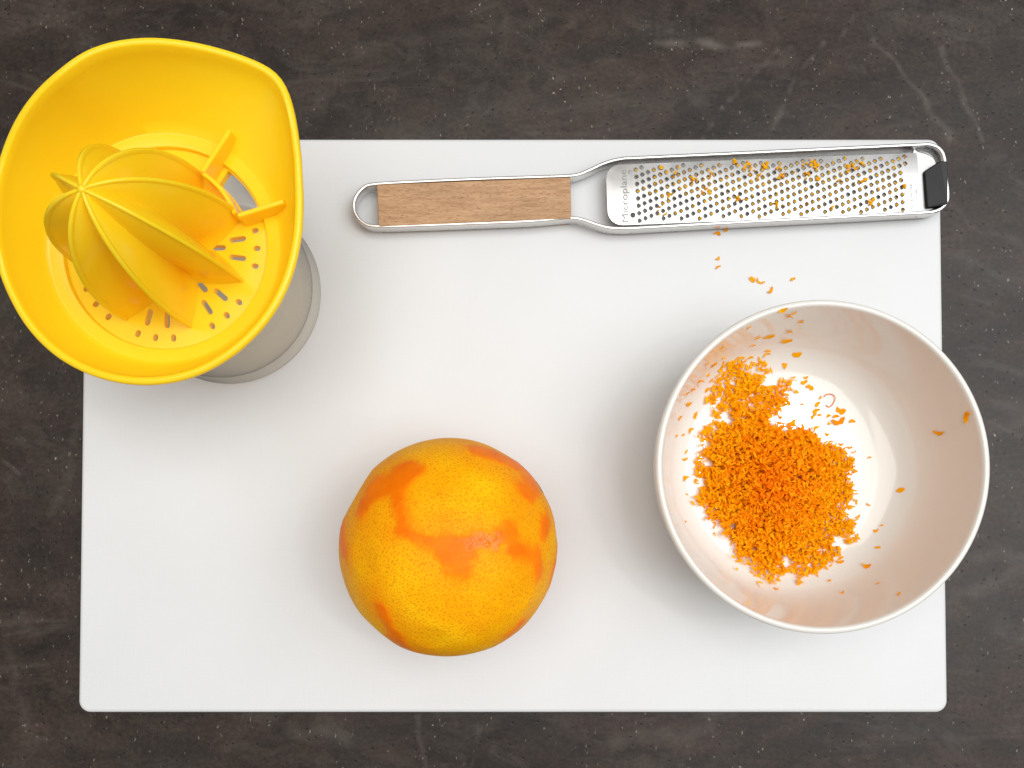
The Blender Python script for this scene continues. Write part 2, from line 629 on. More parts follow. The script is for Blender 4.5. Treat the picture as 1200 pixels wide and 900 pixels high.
for nm, arr in (('vein', vein), ('smoke', smoke)):
    at = me.attributes.new(nm, 'FLOAT', 'POINT')
    at.data.foreach_set('value', arr.astype(np.float32))
me.materials.append(M_STONE)
ct = link(bpy.data.objects.new('countertop', me))
tag(ct, 'dark brown grey speckled stone countertop under everything', 'countertop', kind='structure')

# ------------------------------------------------------------------ cutting board
bx0, bx1, by0, by1, br_ = -22.52, 22.62, -11.52, 18.58, 0.62
out = []
for cx, cy, a0 in ((bx1 - br_, by1 - br_, 0), (bx0 + br_, by1 - br_, PI / 2), (bx0 + br_, by0 + br_, PI), (bx1 - br_, by0 + br_, 1.5 * PI)):
    for k in range(9):
        a = a0 + PI / 2 * k / 8
        out.append((cx + br_ * math.cos(a), cy + br_ * math.sin(a)))
vs, fs = rounded_slab(out, -BOARD_T + 0.005, 0.0, 0.22)
o = mesh('cutting_board', vs, fs, M_BOARD, smooth=0.6, origin=(0, 3.5, -BOARD_T), loc=(0, 3.5, -BOARD_T))
tag(o, 'large white plastic cutting board with rounded corners lying on the dark countertop', 'cutting board')

# ------------------------------------------------------------------ bowl
BC = P(965, 546, 5.6)
bcx, bcy = BC.x, BC.y
prof = [(0, 0.82), (2.0, 0.82), (3.6, 0.84), (4.6, 0.92), (5.3, 1.12), (5.85, 1.5), (6.25, 2.05), (6.56, 2.8), (6.80, 3.7), (6.99, 4.6), (7.13, 5.3), (7.17, 5.48),
        (7.22, 5.58), (7.31, 5.62), (7.41, 5.59), (7.48, 5.50), (7.48, 5.3), (7.36, 4.4), (7.15, 3.3), (6.86, 2.2), (6.45, 1.25), (5.8, 0.66), (5.0, 0.42),
        (4.5, 0.32), (4.35, 0.06), (4.25, 0.01), (4.05, 0.01), (3.95, 0.10), (3.9, 0.3), (2, 0.35), (0, 0.36)]
inner = smooth_pts([(r, 0, z) for r, z in prof], 4)
vs, fs = lathe([(max(p.x, 0.001), p.z) for p in inner], 128)
bowl = mesh('bowl', [(x, y, z) for x, y, z in vs], fs, M_BOWL, origin=(-bcx * 0, 0, 0), loc=(bcx, bcy, 0))
clean(bowl)
tag(bowl, 'round white porcelain bowl holding grated orange zest at the board\'s right edge', 'bowl')
bowl_bvh = BVHTree.FromPolygons([Vector((x + bcx, y + bcy, z)) for x, y, z in vs], fs)


def on_bowl(px, py):
    d = ray(px, py).normalized()
    hit, nor, _, _ = bowl_bvh.ray_cast(Vector((0, 0, CAM_H)), d)
    if nor.dot(d) > 0:
        nor = -nor
    return hit, nor


# ------------------------------------------------------------------ zest flakes
def flake(L, W, curl, rnd):
    """a thin curled shred with ragged edges: verts in cm about its own centre, faces"""
    n = 6
    sk = rnd.uniform(-0.25, 0.25)
    vs, fs = [], []
    tw = rnd.uniform(-0.9, 0.9)
    bend = rnd.uniform(-0.35, 0.35)
    th = 0.011
    for i in range(n):
        t = i / (n - 1) - 0.5
        w = W * (1 - min(1, 2 * abs(t - sk * (0.5 - abs(t)))) ** 3 * rnd.uniform(0.35, 0.9)) * rnd.uniform(0.5, 1.25) / 2 + 0.006
        x = L * t
        y0 = bend * L * (t * t * 4)
        z = curl * L * (t * t * 4)
        a = tw * t
        for s in (-1, 1):
            vs.append(Vector((x, y0 + s * w * math.cos(a), z + s * w * math.sin(a) + th)))
        for s in (-1, 1):
            vs.append(Vector((x, y0 + s * w * math.cos(a), z + s * w * math.sin(a) - th)))
    for i in range(n - 1):
        b, c = i * 4, i * 4 + 4
        fs += [(b, b + 1, c + 1, c), (b + 2, c + 2, c + 3, b + 3), (b, c, c + 2, b + 2), (b + 1, b + 3, c + 3, c + 1)]
    fs += [(0, 2, 3, 1), ((n - 1) * 4, (n - 1) * 4 + 1, (n - 1) * 4 + 3, (n - 1) * 4 + 2)]
    return vs, fs


def place(vs, pos, nor, ang, tilt=0.0, rnd=random):
    q = Vector((0, 0, 1)).rotation_difference(nor)
    R = q.to_matrix() @ Matrix.Rotation(ang, 3, 'Z') @ Matrix.Rotation(tilt, 3, rnd.choice('XY'))
    return [pos + R @ v for v in vs]


def set_tone(o, tones):
    at = o.data.attributes.new('tone', 'FLOAT', 'POINT')
    at.data.foreach_set('value', np.array(tones, dtype=np.float32))


def inside(poly, x, y):
    c = False
    j = len(poly) - 1
    for i in range(len(poly)):
        xi, yi = poly[i]
        xj, yj = poly[j]
        if (yi > y) != (yj > y) and x < (xj - xi) * (y - yi) / (yj - yi) + xi:
            c = not c
        j = i
    return c


S5 = lambda x, y: (740 + x * 0.4777, 330 + y * 0.4777)
pile_poly = [S5(*p) for p in ((258, 186), (276, 200), (330, 196), (350, 222), (378, 238), (408, 228), (412, 252), (384, 268), (384, 300), (362, 318), (345, 320), (350, 350), (372, 372),
                              (400, 366), (440, 366), (452, 388), (478, 404), (492, 392), (518, 412), (545, 434), (540, 460), (530, 480), (545, 512), (530, 548), (540, 590), (548, 630), (520, 655), (498, 676),
                              (470, 712), (440, 716), (414, 742), (385, 722), (352, 742), (318, 732), (290, 700), (265, 690), (258, 640), (248, 622), (228, 610), (224, 585), (190, 582), (190, 560), (160, 540), (178, 505),
                              (186, 480), (160, 470), (165, 430), (190, 412), (200, 395), (162, 385), (172, 362), (206, 346), (190, 330), (214, 310), (180, 296), (200, 270), (205, 232), (232, 205))]
gaps = [(*S5(*p), r * 0.4777) for *p, r in ((190, 445, 12), (248, 600, 10), (232, 330, 15), (340, 240, 17), (300, 222, 10), (345, 342, 12), (377, 680, 9), (300, 655, 8),
                                           (215, 290, 8), (335, 690, 6))]
vs_all, fs_all, tones = [], [], []
core = S5(345, 500)
rr = random.Random(5)
count = 0
clump_c = []
while len(clump_c) < 2500:
    x, y = rr.uniform(800, 1010), rr.uniform(410, 692)
    if len(clump_c) > 1350 and (abs(x - core[0]) / 70) ** 2 + (abs(y - core[1]) / 85) ** 2 > 1:
        continue
    if inside(pile_poly, x, y):
        clump_c.append((x, y, rr.uniform(0, 2 * PI), rr.random()))


def y_top(x, y):                     # the heap thins out away from its middle and towards its top
    d = math.hypot((x - core[0]) / 95, (y - core[1]) / 105)
    return min(0.62, max(0.0, (d - 0.70) * 1.0))


for cx, cy, ca, ctn in clump_c:
    sparse = y_top(cx, cy)
    if rr.random() < sparse:
        continue
    for k in range(rr.randint(4, 8)):
        sg = 8.5 if rr.random() < 0.16 else 3.2
        x, y = cx + rr.gauss(0, sg), cy + rr.gauss(0, sg)
        if not inside(pile_poly, x, y) and rr.random() < 0.60:
            continue
        if any(math.hypot(x - gx, y - gy) < gr_ for gx, gy, gr_ in gaps):
            continue
        hit, nor = on_bowl(x, y)
        dx, dy = (x - core[0]) / 72, (y - core[1]) / 88
        mound = 1.25 * math.exp(-(dx * dx + dy * dy) * 1.3)
        up = 0.03 + rr.random() ** 1.25 * (0.12 + mound)
        hit = hit - ray(x, y).normalized() * (up / 1.0)
        f_vs, f_fs = flake(rr.uniform(0.15, 0.42), rr.uniform(0.055, 0.14), rr.uniform(-0.45, 0.45), rr)
        pv = place(f_vs, hit, (nor + Vector((rr.gauss(0, .3), rr.gauss(0, .3), 0.7))).normalized(), ca + rr.gauss(0, 1.0), rr.gauss(0, 0.45), rr)
        b = len(vs_all)
        vs_all += pv
        fs_all += [tuple(i + b for i in f) for f in f_fs]
        d = math.hypot(dx, dy)
        tn = min(1, max(0, 0.27 + 0.50 * min(d, 1.5) + 0.22 * (ctn - 0.5) + rr.gauss(0, 0.15)))
        tones += [tn] * len(f_vs)
        count += 1
pile = mesh('zest_pile', vs_all, fs_all, M_ZEST, smooth=False, origin=(bcx, bcy, 0.85), loc=(bcx, bcy, 0.85))
set_tone(pile, tones)
tag(pile, 'heap of bright orange grated zest lying in the white bowl', 'zest', kind='stuff')


ORDER = {}
ORD = 'first second third fourth fifth sixth seventh eighth ninth tenth eleventh twelfth thirteenth fourteenth fifteenth sixteenth seventeenth eighteenth nineteenth twentieth twenty-first twenty-second'.split()


def shred(px, py, size, ang, label, group, where='bowl', z=0.0, tone=0.7, wide=0.5, name='zest_shred', curl=None):
    r2 = random.Random(int(px * 31 + py * 17))
    if where == 'bowl':
        pos, nor = on_bowl(px, py)
        pos = pos + nor * 0.04
    else:
        pos, nor = P(px, py, z + 0.04), Vector((0, 0, 1))
    fv, ff = flake(size, size * wide, r2.uniform(-0.05, 0.3) if curl is None else curl, r2)
    pv = place(fv, pos, nor, ang, 0, r2)
    o = mesh(name, pv, ff, M_ZEST, smooth=False, origin=pos, loc=pos)
    set_tone(o, [tone] * len(fv))
    if isinstance(label, tuple):
        ORDER.setdefault(label, []).append((px if label[0] == 'x' else py, o))
        label = None
    return tag(o, label, 'zest shred', group)


S3 = lambda x, y: (780 + x * 0.1888, 350 + y * 0.1888)
G_BOWL = 'loose zest shreds scattered inside the bowl'
L_UP = ('x', 'yellow zest fleck, {} from the left on the bowl\'s upper inner wall')
L_LEFT = ('y', 'tiny orange zest crumb, {} from the top on the bowl\'s left inner side')
L_GAP = ('y', 'loose orange zest shred edging the heap, {} from the top')
L_RIGHT = ('y', 'tiny orange zest crumb, {} from the top right of the heap')
UPS = 1.35
for x, y, s, a in ((730, 70, .30, .5), (765, 105, .24, .4), (797, 88, .2, .2), (515, 178, .2, 1.2), (640, 235, .42, .3), (575, 238, .24, .5), (745, 262, .38, .15), (540, 288, .2, 0),
                   (770, 200, .24, .1), (840, 140, .22, .2), (632, 320, .2, .1), (350, 300, .26, 1.4), (525, 362, .18, .4)):
    shred(*S3(x, y), s * UPS, a, L_UP, G_BOWL + ', upper wall', tone=0.95)
for x, y, s, a in ((255, 405, .2, 1.2), (298, 410, .28, .9), (205, 512, .32, .7), (165, 562, .22, .2), (128, 592, .24, 1.3), (255, 565, .22, .8), (140, 656, .32, .1), (182, 722, .28, 1.2), (85, 740, .22, .8),
                   (150, 815, .26, .9), (106, 846, .14, .3), (64, 850, .12, .9), (95, 598, .12, .2)):
    shred(*S3(x, y), s * UPS, a, L_LEFT, G_BOWL + ', left side', tone=0.72)
for x, y, s, a in ((130, 437, .22, .2), (131, 481, .28, .6), (156, 488, .14, 1.4), (132, 590, .12, 0)):
    shred(*S5(x, y), s * UPS, a, L_LEFT, G_BOWL + ', left side', tone=0.75)
for x, y, s, a in ((740, 412, .32, -1.0), (860, 520, .34, .4), (895, 548, .36, -.5), (870, 492, .22, .2), (940, 655, .32, .9), (960, 615, .18, 1.3), (845, 655, .14, .1), (1010, 725, .24, .4), (925, 700, .40, 1.0),
                   (908, 735, .22, 1.2), (955, 722, .2, .1), (790, 770, .36, 1.5), (1000, 845, .22, -.3), (1155, 758, .28, .1)):
    shred(*S3(x, y), s, a, L_GAP, G_BOWL + ', beside the heap', tone=0.8, wide=.6)
for x, y, s, a in ((535, 408, .24, .1), (500, 330, .3, .2), (355, 756, .22, -.4), (485, 735, .18, .1), (512, 689, .36, .05), (540, 600, .26, 1.4)):
    shred(*S5(x, y), s, a, L_GAP, G_BOWL + ', beside the heap', tone=0.65)
for x, y, s, a in ((580, 548, .2, -.6), (583, 431, .16, .2), (600, 613, .26, .1), (614, 598, .16, .3), (605, 653, .24, -.1), (518, 765, .2, .3), (605, 741, .16, .4), (656, 768, .2, .6)):
    shred(*S5(x, y), s, a, L_RIGHT, G_BOWL + ', right side', tone=0.8)
shred(*S5(577, 700), .46, -.4, 'longer orange zest shred lower right of the heap near the wall', G_BOWL, tone=.7, wide=.4)
shred(*S5(660, 512), .42, .25, 'bent orange zest shred lying alone right of the heap', G_BOWL, tone=.8, wide=.5)
shred(*S5(757, 373), .62, .05, 'horizontal orange zest sliver stuck on the bowl\'s right wall', G_BOWL, tone=.8, wide=.3)
shred(*S5(823, 327), .58, 1.15, 'upright orange zest sliver near the bowl\'s right rim', G_BOWL, tone=.8, wide=.4)
shred(*S3(1085, 700), .50, -.3, 'plump orange zest flake above the longest one, right of the heap top', G_BOWL, tone=.7, wide=.6)
shred(*S3(1070, 772), .66, .2, 'largest loose orange zest flake right of the heap top', G_BOWL, tone=.45, wide=.5)
shred(*S3(815, 347), .46, .1, 'triangular yellow zest flake lying alone above the heap', G_BOWL, tone=.9, wide=.6)
for (key, txt), members in ORDER.items():
    for k, (_, o) in enumerate(sorted(members, key=lambda q: q[0])):
        o['label'] = txt.format(ORD[k])
# thin ring-shaped curl
pos, nor = on_bowl(*S5(484, 292))
pos = pos + nor * 0.06
ring = [pos + Vector((0.27 * math.cos(a) + 0.05 * math.sin(2 * a), 0.33 * math.sin(a), 0.03 + 0.04 * math.sin(a))) for a in np.linspace(-2.4, 2.6, 22)]
vs, fs = sweep(ring, [(0.022 * math.cos(t), 0.022 * math.sin(t)) for t in np.linspace(0, 2 * PI, 6, endpoint=False)])
o = mesh('zest_curl', vs, fs, M_ZEST, origin=pos, loc=pos)
set_tone(o, [0.15] * len(vs))
tag(o, 'thin pale orange ring-shaped zest curl on the bowl floor', 'zest shred', G_BOWL)

G_BRD = 'zest crumbs fallen on the board between grater and bowl'
SB = lambda x, y: (700 + x / 2.4, 130 + y / 2.4)
shred(*SB(341, 416), .22, .8, 'yellow zest crumb on the board, upper of the pair below the grater', G_BRD, 'board', tone=.85, wide=.7)
shred(*SB(339, 438), .30, .5, 'orange zest crumb on the board, lower of the pair below the grater', G_BRD, 'board', tone=.6, wide=.45)
shred(*SB(436, 474), .34, -.9, 'wide orange zest crumb on the board touching a long thin strand', G_BRD, 'board', tone=.85, wide=.7)
shred(*SB(456, 483), .46, -.45, 'long thin zest strand on the board above the bowl rim', G_BRD, 'board', tone=.9, wide=.25)
shred(*SB(489, 506), .34, 1.0, 'chunky orange zest crumb on the board nearest the bowl rim', G_BRD, 'board', tone=.75, wide=.65)
shred(*SB(549, 473), .24, .5, 'lone small zest crumb on the board, farthest right above the bowl', G_BRD, 'board', tone=.9, wide=.7)
shred(*SB(338, 343), .34, -.2, 'orange zest crumb lying against the lower edge of the grater', G_BRD, 'board', tone=.6, wide=.5)
shred(*SB(362, 337), .26, .1, 'yellow zest crumb right of another at the grater\'s lower edge', G_BRD, 'board', tone=.9, wide=.5)

# ------------------------------------------------------------------ orange
OC = P(527, 640.0, 4.80)
R0 = 4.91
bm = bmesh.new()
bmesh.ops.create_icosphere(bm, subdivisions=8, radius=1.0)
S6 = lambda x, y: (360 + x / 3.0, 490 + y / 3.0)


def dir_on(px, py):
    d = ray(px, py).normalized()
    c0 = Vector((0, 0, CAM_H)) - OC
    b = c0.dot(d)
    disc = b * b - (c0.dot(c0) - R0 * R0)
    t = -b - math.sqrt(max(disc, 0))
    return (c0 + d * t).normalized()


caps = []
for pts, w in (([(345, 190), (300, 225), (235, 250)], 44), ([(300, 225), (320, 300), (330, 380)], 16), ([(215, 265), (190, 330)], 22), ([(615, 118), (700, 150), (790, 205)], 36),
               ([(790, 205), (770, 255)], 34), ([(838, 355), (832, 400)], 22), ([(325, 390), (400, 420), (490, 455)], 17), ([(490, 455), (525, 515)], 33), ([(480, 480), (570, 465)], 24),
               ([(560, 440), (640, 430), (720, 415)], 22), ([(715, 400), (720, 450), (800, 480)], 22), ([(800, 480), (812, 550)], 16), ([(122, 400), (130, 470)], 24),
               ([(255, 670), (295, 740), (345, 800)], 22), ([(720, 755), (750, 725)], 24), ([(380, 820), (300, 775)], 14), ([(870, 520), (880, 440)], 10)):
    ds = [dir_on(*S6(x, y)) for x, y in pts]
    for a, b in zip(ds[:-1], ds[1:]):
        caps.append((a, b, w / 385.0))
rr = random.Random(3)
for k in range(14):                                # the side that faces the board
    a = Vector((rr.gauss(0, 1), rr.gauss(0, 1), -abs(rr.gauss(0.6, 0.6)) - 0.25)).normalized()
    caps.append((a, (a + Vector((rr.gauss(0, .25), rr.gauss(0, .25), rr.gauss(0, .25)))).normalized(), rr.uniform(.05, .13)))
facets = [(Vector((math.cos(math.radians(a)), math.sin(math.radians(a)), e)).normalized(), f_)
          for a, e, f_ in ((228, 0.05, 0.948), (150, 0.15, 0.966), (200, 0.1, 0.985), (302, 0.0, 0.976), (345, 0.05, 0.985), (262, 0.9, 0.985), (95, 1.4, 0.988), (20, 0.6, 0.986), (330, 0.9, 0.984),
                            (180, 1.2, 0.986), (0, -3, 0.93), (60, 0.1, 0.99))]
from mathutils.kdtree import KDTree
NP = 14500
pts = []
rp = random.Random(8)
for k in range(NP):
    z = 1 - 2 * (k + 0.5) / NP
    a = k * 2.399963
    q = math.sqrt(1 - z * z)
    pts.append(Vector((q * math.cos(a) + rp.gauss(0, .006), q * math.sin(a) + rp.gauss(0, .006), z + rp.gauss(0, .006))).normalized())
kd = KDTree(NP)
for k, q in enumerate(pts):
    kd.insert(q, k)
kd.balance()
psz = [rp.uniform(0.45, 1.0) for _ in range(NP)]
peel, warm, pore, wet = [], [], [], []
wet_d = dir_on(572, 634)
for v in bm.verts:
    n_ = v.co.normalized()
    pm, wm = 0.0, 0.0
    nz = noise.noise(n_ * 6.0) * 0.050 + noise.noise(n_ * 17.0) * 0.030 + noise.noise(n_ * 42.0) * 0.018
    for a, b, w in caps:
        if n_.dot(a) < 0.5:
            continue
        ab = b - a
        t = max(0, min(1, (n_ - a).dot(ab) / max(ab.dot(ab), 1e-9)))
        d = (n_ - a - ab * t).length + nz
        pm = max(pm, min(1, max(0, (w * 1.30 + 0.050 - d) / 0.10)))
        wm = max(wm, min(1, max(0, (w * 1.2 + 0.24 - d) / 0.26)))
    pm = pm * pm * (3 - 2 * pm)
    peel.append(pm)
    warm.append(wm)
    _, ki, kdist = kd.find(n_)
    pr_ = max(0.0, 1 - kdist / (0.0125 * psz[ki] + 0.002))
    pore.append(pr_)
    wd = ((n_.x - wet_d.x) ** 2 * 0.45 + (n_.y - wet_d.y) ** 2 * 1.8) ** 0.5 + 1.2 * nz
    wet.append(min(1, max(0, (0.115 - wd) / 0.05)))
    r = 1.0 + 0.010 * noise.noise(n_ * 1.6) + 0.003 * noise.noise(n_ * 4.0)
    for fn, fo in facets:
        c_ = n_.dot(fn)
        if c_ > 0.5:
            lim = fo / c_
            if r > lim:
                r = lim + (r - lim) * 0.25
    r += 0.006 * pm - 0.0032 * pr_ * (1 - 0.6 * pm)
    v.co = n_ * r * R0
me = bpy.data.meshes.new('orange')
for v in bm.verts:
    v.co = Vector((v.co.x, v.co.y, v.co.z * 0.975)) * CM
bm.to_mesh(me)
bm.free()
me.shade_smooth()
me.materials.append(M_ORANGE)
for nm_, arr_ in (('peel', peel), ('warm', warm), ('pore', pore), ('wet', wet)):
    at = me.attributes.new(nm_, 'FLOAT', 'POINT')
    at.data.foreach_set('value', np.array(arr_, dtype=np.float32))
zmin = min(v.co.z for v in me.vertices) / CM
orange = bpy.data.objects.new('orange', me)
orange.location = Vector((OC.x, OC.y, -zmin)) * CM
link(orange)
tag(orange, 'whole orange with most of its zest grated off, deep orange patches left', 'orange')
# dried stem scar at the upper right edge
sd = dir_on(*S6(822, 240))
t1 = sd.cross(Vector((0, 0, 1))).normalized()
t2 = sd.cross(t1)
oco = np.empty(len(orange.data.vertices) * 3, dtype=np.float32)
orange.data.vertices.foreach_get('co', oco)
oco = oco.reshape(-1, 3) / CM
orad = np.linalg.norm(oco, axis=1)
odir = oco / orad[:, None]


def on_skin(d, lift):
    k = int(np.argmax(odir @ np.array(d)))
    return Vector(d) * (float(orad[k]) + lift)


vs, fs = [on_skin(sd, 0.035)], []
for k in range(14):
    a = 2 * PI * k / 14
    q = (0.62 + 0.12 * math.sin(3 * a)) * 0.5
    vs.append(on_skin((sd * R0 + t1 * math.cos(a) * q * 1.1 + t2 * math.sin(a) * q * 0.5).normalized(), 0.008))
for k in range(14):
    fs.append((0, 1 + k, 1 + (k + 1) % 14))
scar = mesh('stem_scar', vs, fs, M_SCAR, parent=orange)
clean(scar)

# ------------------------------------------------------------------ grater
ZT = 0.95                          # top of the steel frame
GO = P(760, 228, 0)
grater = thing('zester_grater', GO, 'long steel hand grater with a wooden handle lying along the board\'s top edge', 'grater')
GP = lambda x, y, z: P(x, y, z)
fpath = [(441, 218.5), (427, 223), (418.5, 233), (416, 243.5), (418.5, 254), (427, 263.5), (443, 267.5), (500, 266.2), (560, 264), (620, 261.6), (655, 258.6), (671, 257.7), (684, 260.3), (698, 265.2), (712, 268.9),
         (728, 270), (750, 269.1), (850, 263.5), (970, 257.3), (1070, 252), (1090, 250.3), (1101, 245), (1106.5, 234), (1104.5, 210), (1102.5, 188), (1097, 177.5), (1086, 172.5), (1070, 172.8), (970, 177.5), (850, 183.2), (750, 187.8), (726, 189.3),
         (707, 194.4), (690, 202.2), (676, 207.6), (660, 209.2), (620, 210.6), (560, 212.6), (500, 215.2)]
path = smooth_pts([GP(x, y, ZT - 0.36) for x, y in fpath], 5, closed=True)
vs, fs = sweep(path, round_rect(0.17, 0.72, 0.055), closed=True)
mesh('frame', vs, fs, M_STEEL, grater, origin=GO, smooth=0.9)
# wooden handle
hc = [GP(668.5, 207.6, 0.98), GP(441.5, 216.2, 0.98), GP(443.5, 265.3, 0.98), GP(669.5, 255.9, 0.98)]
ol = round_poly(hc, 0.12)
vs, fs = rounded_slab(ol, 0.06, 0.99, 0.05)
mesh('handle', vs, fs, M_WOOD, grater, origin=GO, smooth=0.6)

# blade in its own axes: u along, v across
ZB = 0.80
e0, e1 = P(711, 229, ZB), P(1076, 214.5, ZB)
eu = (e1 - e0).normalized()
ev = Vector((-eu.y, eu.x, 0))
BL = (e1 - e0).length
BWID = (P(900, 186, ZB) - P(900, 257, ZB)).length / 2 * 1.0


def UV(px, py):
    d = P(px, py, ZB) - e0
    return d.dot(eu), d.dot(ev)


def bladez(u, v):
    return ZB + 0.09 * (1 - (v / BWID) ** 2)


r_ = 0.75
hw = BWID
outer = []
for k in range(7):
    a = PI / 2 + PI / 2 * k / 6
    outer.append((r_ + r_ * math.cos(a), hw - r_ + r_ * math.sin(a)))
for k in range(7):
    a = PI + PI / 2 * k / 6
    outer.append((r_ + r_ * math.cos(a), -hw + r_ + r_ * math.sin(a)))
outer += [(u, -hw) for u in np.linspace(r_ + .5, BL - .05, 20)] + [(BL, v) for v in np.linspace(-hw + .1, hw - .1, 8)] + [(u, hw) for u in np.linspace(BL - .05, r_ + .5, 20)]
# lattice of holes (read off the photograph)
p00 = Vector(UV(753.5, 213.5))
du = Vector(UV(755.5, 239)) - p00
a_v = du / 3.0
b_v = (Vector(UV(760.3, 210.7)) - p00)
holes, hcs = [], []
for i in range(-1, 46):
    for j in range(-16, 34):
        c_ = p00 + b_v * i + a_v * j
        if 1.42 < c_.x < BL - 0.62 and abs(c_.y) < hw - 0.16:
            hcs.append((c_.x, c_.y))
HR = 0.102
for x, y in hcs:
    holes.append([(x + HR * math.cos(t), y + HR * math.sin(t)) for t in np.linspace(0, 2 * PI, 8, endpoint=False)])
grid = [(u, v) for u in list(np.arange(0.25, 1.5, 0.14)) + list(np.arange(BL - .55, BL - 0.1, 0.14)) for v in np.arange(-hw + 0.25, hw - 0.2, 0.14)
        if not (u < r_ and abs(v) > hw - r_) and min(math.hypot(u - a, v - b) for a, b in hcs) > 0.15]
pts2, tris = plate_with_holes(outer, holes, grid)


def B2W(u, v, dz=0.0):
    q = e0 + eu * u + ev * v
    return Vector((q.x, q.y, bladez(u, v) + dz))


vs, fs = solidify_sheet(pts2, tris, bladez, 0.05)
vs = [(e0 + eu * x + ev * y).xy.to_3d() + Vector((0, 0, z)) for x, y, z in vs]
blade = mesh('blade', vs, fs, M_BLADE, grater, smooth=0.5, origin=GO)
# raised teeth: a small scoop behind each hole
tv, tf = [], []
for x, y in hcs:
    b = len(tv)
    rows = []
    for k in range(6):
        t = -0.1 + (PI + 0.2) * k / 5 + PI / 2
        ca, sa = math.cos(t), math.sin(t)
        rows.append((x + HR * 1.35 * ca, y + HR * 1.35 * sa, 0.004))
        rows.append((x + HR * 0.75 * ca - 0.012, y + HR * 0.75 * sa, 0.045))
    tv += [B2W(u, v, dz) for u, v, dz in rows]
    for k in range(5):
        tf.append((b + 2 * k, b + 2 * k + 1, b + 2 * k + 3, b + 2 * k + 2))
o = mesh('teeth', tv, tf, M_BLADE, grater, origin=GO)
o['kind'] = 'stuff'


def rivet(px, py, r, mat):
    u, v = UV(px, py)
    vs = [B2W(u, v, 0.022)]
    n = 14
    for rad, dz in ((r * 0.8, 0.02), (r, 0.004)):
        vs += [B2W(u + rad * math.cos(t), v + rad * math.sin(t), dz) for t in np.linspace(0, 2 * PI, n, endpoint=False)]
    fs = [(0, 1 + k, 1 + (k + 1) % n) for k in range(n)] + [(1 + k, 1 + n + k, 1 + n + (k + 1) % n, 1 + (k + 1) % n) for k in range(n)]
    return mesh('rivet', vs, fs, mat, blade if False else grater, origin=GO)


rivet(741.5, 252.5, 0.135, M_RIVET)
rivet(738.5, 202, 0.125, M_RIVET2)


def lettering(text, pa, pb, height_cm, name='lettering', mat=M_ETCH):
    """flat etched text running from photo point pa to pb on the blade"""
    cu = bpy.data.curves.new(name, 'FONT')
    cu.body = text
    cu.size = 1.0
    cu.resolution_u = 3
    tmp = bpy.data.objects.new(name + '_source', cu)
    sc.collection.objects.link(tmp)
    bpy.context.view_layer.update()
    me = bpy.data.meshes.new_from_object(tmp.evaluated_get(bpy.context.evaluated_depsgraph_get()))
    bpy.data.objects.remove(tmp)
    xs = [v.co.x for v in me.vertices]
    ys = [v.co.y for v in me.vertices]
    a, b = Vector(UV(*pa)), Vector(UV(*pb))
    d = b - a
    dn = d.normalized()
    up = Vector((-dn.y, dn.x))
    sx = d.length / (max(xs) - min(xs))
    sy = height_cm / 0.70
    for v in me.vertices:
        q = a + dn * (v.co.x - min(xs)) * sx + up * v.co.y * sy
        v.co = (B2W(q.x, q.y, 0.022) - GO) * CM
    me.materials.clear()
    me.materials.append(mat)
    o = bpy.data.objects.new(name, me)
    return link(o, grater)


lettering('Microplane', (736.5, 260), (733.5, 199), 0.34)
lettering('MADE IN USA', (1070, 247), (1067.5, 216), 0.11)
lettering('PHOTO-ETCHED', (1075.5, 246), (1073.5, 222), 0.09)

# end bracket and rubber cap
ol = [GP(x, y, 0.62) for x, y in ((1070, 249), (1088, 247.5), (1099, 240), (1101, 226), (1099, 200), (1096, 186), (1087, 180), (1076, 177), (1070, 178))]
ol = smooth_pts(ol, 3, closed=True)
vs, fs = rounded_slab([(p.x, p.y) for p in ol], 0.42, 0.60, 0.05, 2)
mesh('end_bracket', vs, fs, M_BRACKET, grater, origin=GO, smooth=0.6)
capp = [GP(x, y, 1.02) for x, y in ((1086.5, 198), (1100.5, 189), (1100.5, 189.2), (1110.5, 188.8), (1111.5, 214), (1110.5, 239.5), (1104, 240), (1089.5, 241.5))]
cap_ol = round_poly([capp[k] for k in (7, 5, 3, 1, 0)], 0.12)
vs, fs = rounded_slab(cap_ol, 0.02, 1.06, 0.06, 3)
# the inner lip slopes down to the bracket
xa, xb = P(1086, 214, 1).x, P(1103, 214, 1).x
vs = [Vector((v[0], v[1], v[2] - (0.34 * max(0, min(1, (xb - v[0]) / (xb - xa))) if v[2] > 0.5 else 0))) for v in vs]
mesh('end_cap', vs, fs, M_RUBBER, grater, origin=GO, smooth=0.6)

